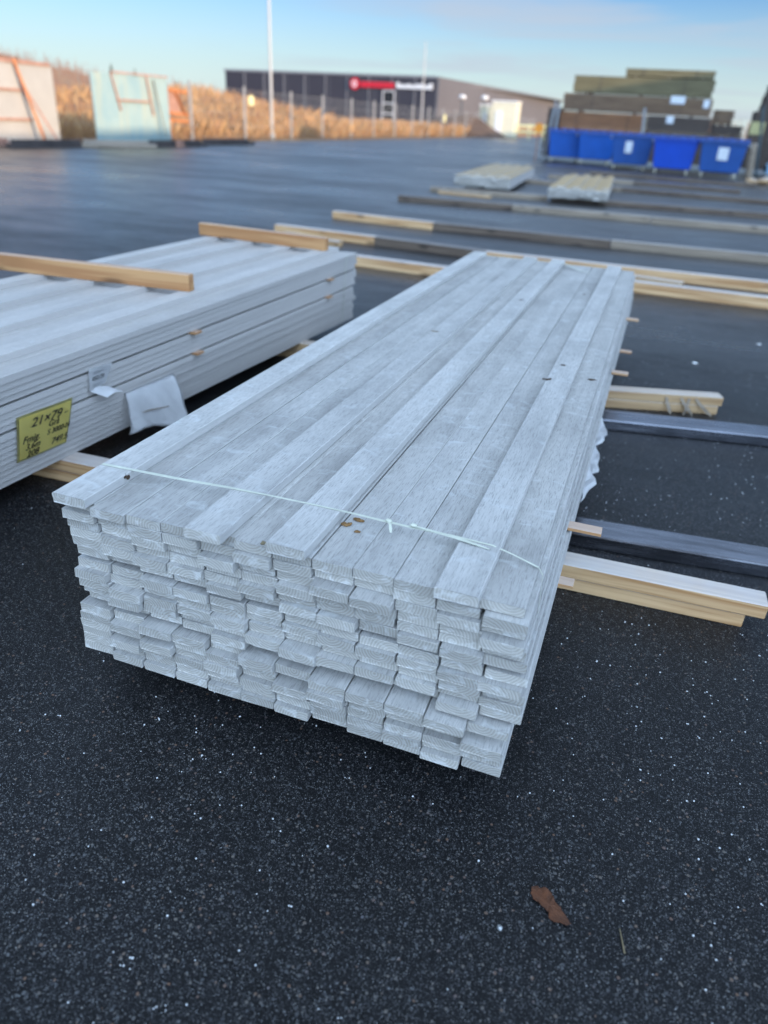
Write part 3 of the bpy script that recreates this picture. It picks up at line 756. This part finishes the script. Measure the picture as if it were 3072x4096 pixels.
# ------------------------------------------------------------------ two small stacks further back
def far_stack(x, y, yaw, nc, nr, L, tops, name, wd=.12):
    """top boards and the raised ones are things; the core joins the remaining boards"""
    Mx = Matrix.Translation((x,y,0)) @ Matrix.Rotation(yaw, 4, 'Z')
    pr = board_mesh('board', M['board_far'], 31, L, wd*.97, .026); used = False
    for k in range(nr):
        for c in range(nc):
            p = Mx @ Vector((wd*(c+.5), rnd.gauss(0,.02), k*.0265))
            if k < nr-1: rest_board(p.x, p.y, p.z, yaw, L, wd*.97, .026)
    n = 0
    for c in range(nc):
        for lay in range(tops[c]):
            kk = nr-1+lay
            p = Mx @ Vector((wd*(c+.5), .04*c*lay, kk*.0265))
            o = pr if not used else pr.copy()
            if used: COL.objects.link(o)
            used = True; o.location = p; o.rotation_euler = (0,0,yaw); n += 1
            if lay == tops[c]-1: lab = f'pale topped board, {ORD[c]} from the left on top of the {name}'
            else: lab = f'board just below the raised ones, {ORD[c]} from the left, {name}'
            tag(o, lab, 'board', f'top boards of the {name}')
far_stack(-2.86,14.0,.075,9,7,5.0,[1,2,1,2,1,2,1,2,1],'far left small stack')
far_stack(-.93,13.15,.055,8,6,4.3,[1,2,1,2,1,2,1,2],'far right small stack', .13)
tag(rest.build('stacked_boards', M['board_left']), kind='stuff')

# ------------------------------------------------------------------ blue bins
def make_bin(body, lab):
    r = thing('waste_bin', lab, 'bin', group='blue wheeled bins')
    b = MB(); w0, w1, d0, d1 = .56, .66, .40, .50; z0, z1 = .17, .98
    q = [(-w0,-d0,z0),(w0,-d0,z0),(w0,d0,z0),(-w0,d0,z0)]; t = [(-w1,-d1,z1),(w1,-d1,z1),(w1,d1,z1),(-w1,d1,z1)]
    vs = [b.bm.verts.new(p) for p in q+t]
    for f in [(3,2,1,0),(4,5,6,7),(0,1,5,4),(1,2,6,5),(2,3,7,6),(3,0,4,7)]: b.bm.faces.new([vs[i] for i in f])
    b.bevel(.045, 3)
    b.box(-w1-.03, w1+.03, -d1-.035, d1+.035, .93, .985)
    bo = b.build('body', body, r)
    l = MB(); 
    l.grid(lambda u, v: ((u-.5)*1.40, (v-.5)*1.10, .992 + .085*(1-(2*v-1)**2)**.5 * .9), 10, 10); l.thick(.03)
    for s in (-.45,-.15,.15,.45): l.box(s-.03, s+.03, -.56, .50, .99, 1.075)
    l.build('lid', M['lid'], r)
    for sx in (-1,1):
        for sy in (-1,1):
            wh = MB().cyl((sx*.47-.025, sy*.33, .085), (sx*.47+.025, sy*.33, .085), .085, n=14).build('wheel', M['caster'] if sy < 0 else M['rubber'], r)
            MB().bar((sx*.47+.04,sy*.33,.085),(sx*.47+.04,sy*.33,.19),.012,.05).build('fork', M['galv'], wh)
    for sx in (-1,1):
        MB().cyl((sx*w1+sx*.03,0,.90),(sx*w1+sx*.09,0,.90),.03,n=10).build('trunnion', M['galv'], r)
    return r
labs = ['leftmost blue wheeled bin, half hidden by its neighbour','second blue wheeled bin from the left, without a label','dull blue wheeled bin with a narrow white label, middle of five','brightest blue wheeled bin with cream casters','rightmost blue wheeled bin with a large white label']
specs = [(-2.95,30.75,.18,'blue_a',0),(-1.78,30.35,.12,'blue_a',0),(-.37,28.1,.02,'blue_c',1),(1.03,26.95,-.03,'blue_b',0),(2.45,26.7,-.05,'blue_c',2)]
for lab, (x,y,rz,m,lb) in zip(labs, specs):
    r = make_bin(M[m], lab); r.location = (x,y,GZ); r.rotation_euler = (0,0,rz); r.scale = (1.02,1.0,1.07)
    if lb:
        wd = .11 if lb == 1 else .15
        xo = -.10 if lb == 1 else .02
        MB().slab([(xo-wd,-.475,.50),(xo+wd,-.475,.50),(xo+wd,-.497,.83),(xo-wd,-.497,.83)], .004).build('sticker', M['white_label'], r)

# ------------------------------------------------------------------ timber packs behind the bins
def pack(x0,x1,z0,z1,y0,d,m,lab,tags=(),ply=.05,strapx=(.2,.8),slope=0):
    r = thing('timber_pack', lab, 'timber pack', ((x0+x1)/2, y0, z0), group='strapped timber packs behind the bins')
    W2 = (x1-x0)/2; H = z1-z0; n = max(2, round(H/ply)); b = MB()
    for i in range(n):
        e = rnd.uniform(-.03,.03); sl = slope*H*i/n
        for j in range(6):
            e2 = rnd.uniform(-.025,.025)
            b.box(-W2+e2+sl, W2+e+e2*.5+sl*.0, j*d/6+.004, (j+1)*d/6-.004, i*H/n+.003, (i+1)*H/n-.002)
    b.build('boards', M[m], r)
    for s in strapx:
        x = -W2+2*W2*s
        MB().box(x-.012,x+.012,-.006,d+.006,-.002,H+.004).build('steel_strap', M['pack_dark'], r)
    for tx, tz, tw2, th2 in tags:
        MB().box(tx-(x0+x1)/2-tw2/2, tx-(x0+x1)/2+tw2/2, -.016, -.008, tz-z0-th2/2, tz-z0+th2/2).build('tag', M['white_label'], r)
    for s in (.12,.5,.88):
        x = -W2+2*W2*s; MB().box(x-.05,x+.05,0,d,-.05,-.004).build('spacer', M['pack_dark'], r)
    return r
Yp = 31.5
pack(-1.25,1.84,2.885,3.13,Yp+.02,1.0,'pack_olive','short olive timber pack on the very top of the pile',ply=.09)
pack(-3.08,1.88,2.31,2.85,Yp,1.1,'pack_olive','long olive timber pack below the short top one',ply=.07)
pack(-3.36,1.97,1.70,2.26,Yp,1.1,'pack_brown','brown grey timber pack with two white tags',[(.75,2.21-.02,.50,.25),(1.76,2.1,.2,.26)],.055)
pack(-3.40,-.25,.98,1.655,Yp-.02,1.1,'pack_rust','red brown timber pack left of the fence post',(),.055)
pack(-.20,2.05,.98,1.655,Yp,1.1,'pack_dark','dark timber pack with a small white tag',[(.62,1.54,.26,.24)],.055)
pack(-3.40,2.05,.10,.95,Yp,1.1,'pack_dark','dark timber pack at the bottom behind the blue bins',(),.055)
pack(2.12,2.80,1.50,1.95,Yp+.5,1.2,'pack_brown','small brown pack end right of the big pile',(),.06)
pack(2.12,3.20,.10,1.46,Yp+.5,1.2,'pack_dark','dark pack below the small brown pack end',(),.06)
pack(-3.95,-3.45,1.09,1.75,Yp+.3,1.0,'pack_dark','narrow dark pack at the left end of the pile',(),.06)
pack(-3.98,-3.46,.10,1.05,Yp+.3,1.0,'pack_dark','narrow dark pack at the bottom left of the pile',(),.06)
R_ = pack(3.45,6.4,.10,1.95,Yp-.2,1.3,'pack_dark','tall dark timber pack at the right edge with a yellow label',(),.06)
MB().box(3.40-4.925,3.86-4.925,-.02,-.008,1.12,1.52).build('yellow_label', M['strap_y'], R_)
pack(3.62,6.4,1.99,2.80,Yp-.1,1.3,'pack_dark','dark pack on top at the right edge',(),.06,slope=.15)

# mesh fence round the pile
yf = thing('mesh_fence', 'galvanised mesh fence standing before the timber packs', 'fence', (0,30.85,GZ))
for p, q in (((-3.75,0,0),(-3.55,0,2.05)), ((-3.45,0,0),(-3.42,0,1.95)), ((-.15,0,0),(-.32,0,1.95)), ((3.95,0,0),(3.62,0,2.2))):
    MB().cyl(p, q, .045, n=8).build('post', M['galv'] if p[0] < 2 else M['greengrey'], yf)
wm = MB()
for i in range(50): 
    x = -3.6 + i*.15; wm.box(x-.002,x+.002,-.002,.002,.15,1.85)
for z in (.2,.6,1.0,1.4,1.8): wm.box(-3.6,3.8,-.006,-.002,z-.002,z+.002)
wm.build('wire_mesh', M['greengrey'], yf)
os_ = thing('orange_sign', 'small orange round sign on the left fence post', 'sign', (-4.02,30.6,1.02))
MB().cyl((0,-.02,0),(0,.02,0),.17,n=18).build('disc', M['orange'], os_); MB().cyl((0,.03,-1.1),(0,.03,.1),.03,n=8).build('post', M['rust_dull'], os_)
tag(MB().cyl((3.50,28.35,GZ),(3.42,28.3,.95),.13,.11,9).bevel(.015).build('wooden_post', M['wood_grey']), 'stubby grey wooden post right of the last blue bin', 'post')
tb = MB(); tb.grid(lambda u, v: (4.1+2.0*u, 29.0+1.6*v, GZ+.02+1.15*math.sin(PI*min(1,.15+.85*u))*math.sin(PI*(.08+.84*v))*.8+.05*math.sin(u*17+v*9)), 16, 12)
tag(tb.build('tarpaulin', M['tarp'], smooth=True), 'pale blue tarpaulin heap at the right edge', 'tarpaulin')
for i, (x,y,r,lab) in enumerate([(3.30,24.4,.13,'pinkish lump of wood scrap at the right behind the bearers'),(3.66,24.6,.16,'pale lump of scrap at the right edge behind the bearers')]):
    o = MB().blob((0,0,r*.6), r, 2, (1.3,1,.7), .25).build('scrap_lump', M['pine_dry']); o.location = (x,y,GZ); tag(o, lab, 'scrap')

# ------------------------------------------------------------------ boundary fence, poles, panels on the left
fe = thing('boundary_fence', 'long wire fence with pale posts along the far edge of the yard', 'fence', (-16.8,0,GZ))
FP = [12.5,17.5,22.4,26.66,30.85,35.39,39.11,43.2,46.9,50.9,54.7,58.6,62.4,66.2,70,74,78,82,86,90,94,98,102,106]
for y in FP:
    a = MB().cyl((0,y,0),(rnd.uniform(-.03,.03),y+rnd.uniform(-.03,.03),2.02),.055,n=8)
    a.build('post', M['post'], fe)
wm = MB()
for i in range(int(95/.16)):
    y = 11 + i*.16; wm.box(-.003,.003,y-.003,y+.003,.05,1.9)
for z in (.1,.5,1.0,1.45,1.88): wm.box(-.006,.002,11,106,z-.004,z+.004)
wm.build('wire_mesh', M['post'], fe)
for (x,y,h,lab) in ((-16.98,33.71,7.6,'tall pale lamp pole beyond the fence, the nearer one'),(-17.12,57.84,6.0,'tall pale pole in front of the white sign lettering')):
    p = thing('lamp_pole', lab, 'pole', (x,y,GZ))
    MB().cyl((0,0,0),(-.05,0,h),.068 if h > 7 else .06,.05 if h > 7 else .035,n=12).build('shaft', M['pole'], p)
    MB().cyl((0,0,0),(0,0,.25),.13,n=12).build('base_collar', M['galv'], p)
for (x,y,z,w_,h_,lab) in ((-16.65,31.2,1.42,.42,.36,'pale yellow sign on the fence near the nearer pole'),(-16.66,62.6,1.25,.55,.5,'small pale yellow sign far along the fence')):
    s = thing('fence_sign', lab, 'sign', (x,y,z), group='pale signs on the boundary fence')
    MB().box(-.01,.01,-w_/2,w_/2,-h_/2,h_/2).bevel(.004).build('plate', M['sign_y'], s)
    MB().box(-.03,-.012,-w_*.1,w_*.1,-h_*.3,h_*.3).build('bracket', M['galv'], s)
def mat_panel2():
    t = NT('stained_pale_sheet'); co = t.coord()
    n = t.noise(co, 1.6, 4); s = t.noise(t.scaled(co, (1, 5, .4)), 1.0, 4)
    c = t.ramp(n, [(.35, (.21,.31,.32)), (.65, (.27,.35,.33))]); c = t.mix(t.math('MULTIPLY', t.ramp(s, [(.5,0.0),(.7,1.0)]), .5), c, (.36,.35,.24))
    t.set('Base Color', c); t.set('Roughness', .45); return t.m
M['panel_g'] = mat_panel2()
# left panel with its rusty frame: local x = along the yard edge (+y in the world)
p1 = thing('sheet_panel', 'white sheet panel with orange rusty frame at the left edge', 'panel', (-15.95,13.4,GZ))
MB().box(-.02,.02,0,5.0,.0,1.93).build('sheet', M['panel_w'], p1)
f = MB(); f.bar((.05,0,1.98),(.05,4.9,1.98),.06,.07); f.bar((.06,0,1.32),(.06,3.75,1.32),.05,.06); f.bar((.06,0,.62),(.06,3.95,.62),.05,.06)
f.build('frame', M['rust_dull'], p1)
MB().bar((.09,3.55,2.05),(.42,3.95,0),.065,.065).build('post', M['rust'], p1)
MB().bar((.09,3.72,1.5),(.60,4.3,0),.05,.05).build('brace', M['rust_dull'], p1)
p2 = thing('sheet_panel', 'greenish white sheet panel with rusty frame, right of the left one', 'panel', (-14.72,18.5,GZ), -.14)
MB().box(-.02,.02,0,3.05,.03,1.88).build('sheet', M['panel_g'], p2)
f = MB(); f.bar((.05,.75,1.92),(.05,3.05,1.92),.04,.04); f.bar((.05,.72,1.90),(.06,.98,.95),.04,.045); f.bar((.05,2.12,1.90),(.06,2.3,.85),.04,.045); f.bar((.06,.85,1.22),(.06,2.15,1.22),.04,.05)
f.bar((.03,3.08,1.9),(.03,3.08,.02),.05,.05)
f.build('frame', M['rust_dull'], p2)
MB().bar((.06,2.42,1.80),(.30,2.55,.25),.05,.02).build('loose_lath', M['straw'], p2)
cg = thing('rusty_cage', 'orange rusty steel cage beside the greenish panel', 'cage', (-14.9,22.0,GZ))
f = MB()
for y in (0,.75,1.5):
    f.bar((0,y,0),(0,y,1.68-.05*y),.09,.09); f.bar((-.7,y,0),(-.7,y,1.6),.07,.07); f.bar((-.7,y,1.6),(0,y,1.64-.05*y),.06,.06)
for z in (.75,.95,1.62): f.bar((0,0,z),(0,1.5,z-.05),.08,.09); f.bar((-.7,0,z),(-.7,1.5,z),.06,.06)
f.bar((.02,.8,1.55),(.02,1.4,.85),.12,.03); f.build('frame', M['rust'], cg)
g = MB().box(-.04,-.02,.35,1.1,.95,1.55); g.build('plate', M['rust_dull'], cg)
for i, (x,y,L,a,m,lab) in enumerate([(-15.3,12.8,3.3,1.60,'rust_dull','rusty beam lying at the foot of the left panel'),(-14.9,15.3,2.6,1.45,'dark_junk','dark beam lying before the left panel'),
        (-14.6,17.6,2.4,1.2,'wood_grey','grey plank on the asphalt between the two panels'),(-14.1,20.0,2.9,1.5,'dark_junk','dark scrap beam in front of the greenish panel'),(-13.9,21.2,1.7,1.75,'rust_dull','short rusty bar in front of the greenish panel'),(-14.4,23.5,3.2,1.5,'dark_junk','dark scrap beam below the rusty cage')]):
    o = MB().box(0,L,-.11,.11,0,.10).box(.1,L*.9,-.05,.05,.105,.19).bevel(.01).build('scrap_beam', M[m]); o.location = (x,y,GZ+.001); o.rotation_euler = (0,0,a); tag(o, lab, 'beam', 'scrap along the left edge of the yard')

# ------------------------------------------------------------------ far building
A, B_, C_ = Vector((-55.65,95.57,0)), Vector((-26.12,92.09,0)), Vector((-20.2,150,0)); D_ = A + (C_-B_)
ang = math.atan2(B_.y-A.y, B_.x-A.x); Lf = (B_-A).length; ang2 = math.atan2(C_.y-B_.y, C_.x-B_.x); Ls = (C_-B_).length
hb_ = 5.42 - GZ
wb = thing('industrial_building', 'long low charcoal industrial building with a red and white roof sign', 'building', (A.x,A.y,GZ), ang)
MB().box(0,Lf,0,.25,0,hb_).build('front_wall', M['clad_d'], wb)
o = MB().box(0,.25,0,Ls,0,hb_).build('side_wall', M['clad_g'], wb); o.location = (Lf,.02,0); o.rotation_euler = (0,0,ang2-ang-PI/2)
MB().box(-.1,Lf+.1,-.12,-.003,hb_-.16,hb_+.08).build('roof_trim', M['roofm'], wb)
MB().slab([(0,.3,hb_-.3),(Lf-.3,.3,hb_-.3),(Lf+1.5,Ls,hb_-.3),(0,Ls,hb_-.3)], .1).build('roof', M['roofm'], wb)
for i in range(1, 10): MB().box(i*3.0-.05,i*3.0+.05,-.05,-.003,0,hb_-.2).build('joint_strip', M['roofm'], wb)
dr = MB().box(23.0,24.4,-.06,-.004,.4,3.9).build('window', M['glass'], wb)
b = MB()
for z in (.4,1.5,2.6,3.85): b.box(22.9,24.5,-.10,-.06,z,z+.1)
for x in (22.9,24.4): b.box(x,x+.1,-.10,-.06,.4,3.95)
b.build('frame', M['whitesign'], dr)
# sign: red disc with a white ring, a red band of letter shapes, a white row of letter shapes
sg = MB().cyl((19.15,-.24,hb_-1.0),(19.15,-.10,hb_-1.0),.62,n=28).build('sign_disc', M['redsign'], wb)
b = MB()
for i in range(24):
    a0, a1 = 2*PI*i/24, 2*PI*(i+1)/24
    b.slab([(19.15+.34*math.cos(a0),-.26,hb_-1+.34*math.sin(a0)),(19.15+.34*math.cos(a1),-.26,hb_-1+.34*math.sin(a1)),(19.15+.20*math.cos(a1),-.26,hb_-1+.20*math.sin(a1)),(19.15+.20*math.cos(a0),-.26,hb_-1+.20*math.sin(a0))], -.015)
b.build('emblem', M['whitesign'], sg)
b = MB(); x = 19.95
for i in range(11):
    wl = .36; b.box(x,x+wl,-.2,-.09,hb_-1.34,hb_-.74); x += wl+.045
b.build('red_lettering', M['redsign'], wb)
b = MB(); x = 24.7
for i in range(13):
    wl = .30; hl = rnd.choice((.5,.62,.4)); b.box(x,x+wl,-.2,-.09,hb_-1.3,hb_-1.3+hl); x += wl+.055
b.build('white_lettering', M['whitesign'], wb)

for (x,y,w_,h_,d,lab) in ((-15.0,77.3,2.4,3.0,2.0,'cream coloured container before the grey side wall'),(-17.3,80.5,1.6,2.7,1.6,'narrower cream box left of the cream container')):
    t = thing('container_box', lab, 'container', (x,y,GZ))
    MB().box(-w_/2,w_/2,0,d,0.1,h_).bevel(.05).build('body', M['tank'], t); MB().box(-w_/2-.05,w_/2+.05,-.05,d+.05,h_+.002,h_+.12).build('lid', M['whitesign'], t)
    MB().box(-w_*.3,-w_*.05,-.06,-.004,.4,h_*.75).build('door', M['whitesign'], t)
md = MB().grid(lambda u, v: ((u-.5)*9, (v-.5)*6, 1.75*max(0,math.sin(PI*u))**.8*max(0,math.sin(PI*v))**.8*(1+.25*mnoise.noise(Vector((u*5,v*5,2))))-.05), 24, 16).build('soil_mound', M['soil'], smooth=True)
md.location = (-18.4,73.5,GZ); tag(md, 'dark brown soil mound beyond the fence before the grey wall', 'mound')
for (x,y,lab) in ((-19.4,78.2,'dark post with a white lamp head beside the cream boxes'),(-16.9,76.9,'second short white lamp head beside the cream boxes')):
    l = thing('lamp_post', lab, 'lamp post', (x,y,GZ)); MB().cyl((0,0,0),(0,0,3.1),.06,n=8).build('shaft', M['greengrey'], l); MB().blob((0,0,3.25),.28,2,(1.3,1.3,.7)).build('lamp_head', M['whitesign'], l, True)
yb = thing('yellow_barrier', 'yellow barrier rail beyond the fence right of the cream container', 'barrier', (-12.4,77.5,GZ))
for z in (.55,1.05): MB().box(-1.6,1.6,-.03,.03,z,z+.16).build('rail', M['sign_y'], yb)
for x in (-1.4,0,1.4): MB().box(x-.05,x+.05,.035,.11,0,1.3).build('leg', M['sign_y'], yb)
# low far wood on the horizon
fw = MB()
for i in range(900):
    a = math.radians(rnd.uniform(68, 125)); d = rnd.uniform(300,420)
    twiggy(fw.bm, math.cos(a)*d, math.sin(a)*d, GZ, rnd.uniform(5,9), 10)
tag(fw.build('far_wood', M['twig']), kind='stuff')

# the hall to the right, outside the picture, that keeps the yard in shade
hw = thing('shed_hall', 'long grey storage hall right of the yard that shades it', 'building', (24,0,GZ))
HH = 6.62
MB().box(0,18,-55,72,0,HH).build('wall', M['clad_g'], hw)
MB().box(-.3,18.3,-55.3,72.3,HH+.003,HH+.25).build('roof', M['roofm'], hw)
for y in range(-45,70,15): MB().box(-.06,-.004,y,y+4,.02,4.2).build('door', M['whitesign'], hw)

# ------------------------------------------------------------------ small things on the asphalt
pm = MB()
ICO = None
_b = bmesh.new(); bmesh.ops.create_icosphere(_b, subdivisions=1, radius=1.0)
ICO = ([v.co.copy() for v in _b.verts], [[v.index for v in f.verts] for f in _b.faces]); _b.free()
def pellet(x, y, r):
    sy, sz = rnd.uniform(.8,1.15), rnd.uniform(.7,1)
    vs = [pm.bm.verts.new((x+c.x*r*(1+rnd.uniform(-.12,.12)), y+c.y*r*sy, GZ+r*.6+c.z*r*sz)) for c in ICO[0]]
    for f in ICO[1]: pm.bm.faces.new([vs[i] for i in f])
n = 0
while n < 8000:
    x, y = rnd.uniform(-1.2,4.2), rnd.uniform(-.75,6.5)
    dens = .35 + .9*mnoise.noise(Vector((x*1.7, y*1.7, 0))) + .3*(x > .2)
    if y > 3: dens *= .5
    if x < .15 and y > -.1: dens *= .15
    if rnd.random() > dens: continue
    pellet(x, y, rnd.choice((.0006,.0007,.0008,.0010,.0013,.0018,.0023))*rnd.uniform(.75,1.0)); n += 1
    if rnd.random() < .12: pellet(x+rnd.uniform(-.006,.006), y+rnd.uniform(-.006,.006), rnd.uniform(.0012,.002))
tag(pm.build('hail_pellets', M['pellet'], smooth=True), kind='stuff')
lf = MB()
out = [(0,0),(.006,.006),(.014,.005),(.022,.008),(.034,.003),(.038,-.006),(.044,-.014),(.053,-.020),(.058,-.028),(.068,-.038),(.074,-.044),(.066,-.049),(.056,-.047),(.046,-.051),(.036,-.046),(.034,-.036),(.024,-.030),(.014,-.024),(.006,-.022),(.000,-.012)]
c = Vector((.034,-.022,0)); b = lf.bm
cv_ = b.verts.new((c.x,c.y,.004)); ov = [b.verts.new((x,y,.002+.0025*rnd.random())) for x, y in out]
for i in range(len(ov)): b.faces.new([cv_, ov[i], ov[(i+1) % len(ov)]])
bmesh.ops.recalc_face_normals(b, faces=b.faces); bmesh.ops.subdivide_edges(b, edges=list(b.edges), cuts=2, use_grid_fill=True)
for v in b.verts: v.co.z += rnd.uniform(-.0008,.0008); v.co.x += rnd.uniform(-.0007,.0007); v.co.y += rnd.uniform(-.0007,.0007)
lf.thick(.0005); o = lf.build('dead_leaf', M['leaf']); o.location = (1.056,-.150,GZ+.001); tag(o, 'wet brown dead leaf lying on the asphalt in front', 'leaf')
o = MB().cyl((0,0,.002),(.010,-.040,.003),.0008,.0016,6).build('straw', M['straw']); o.location = (1.208,-.170,GZ); tag(o, 'short piece of straw on the asphalt right of the leaf', 'straw')
o = MB().blob((0,0,.002), .0048, 2, (1,1,.7), .2).build('pebble', M['galv']); o.location = (1.018,-.243,GZ); tag(o, 'whitish pebble on the asphalt left of the leaf', 'pebble')
for x, y, lab in ((1.39,3.564,'white paper scrap on the asphalt beyond the rear steel beam'),(1.80,4.26,'white paper scrap near the right edge of the asphalt')):
    o = MB().blob((0,0,.004), .009, 2, (1.8,.9,.4), .3).build('paper_scrap', M['paper']); o.location = (x,y,GZ); tag(o, lab, 'paper scrap')
for o in [o for o in bpy.data.objects if o.name.startswith('board') and o.type == 'MESH' and not o.parent and 'label' not in o.keys()]:
    bpy.data.objects.remove(o)
for o in bpy.data.objects:
    if 'used' in o.keys(): del o['used']
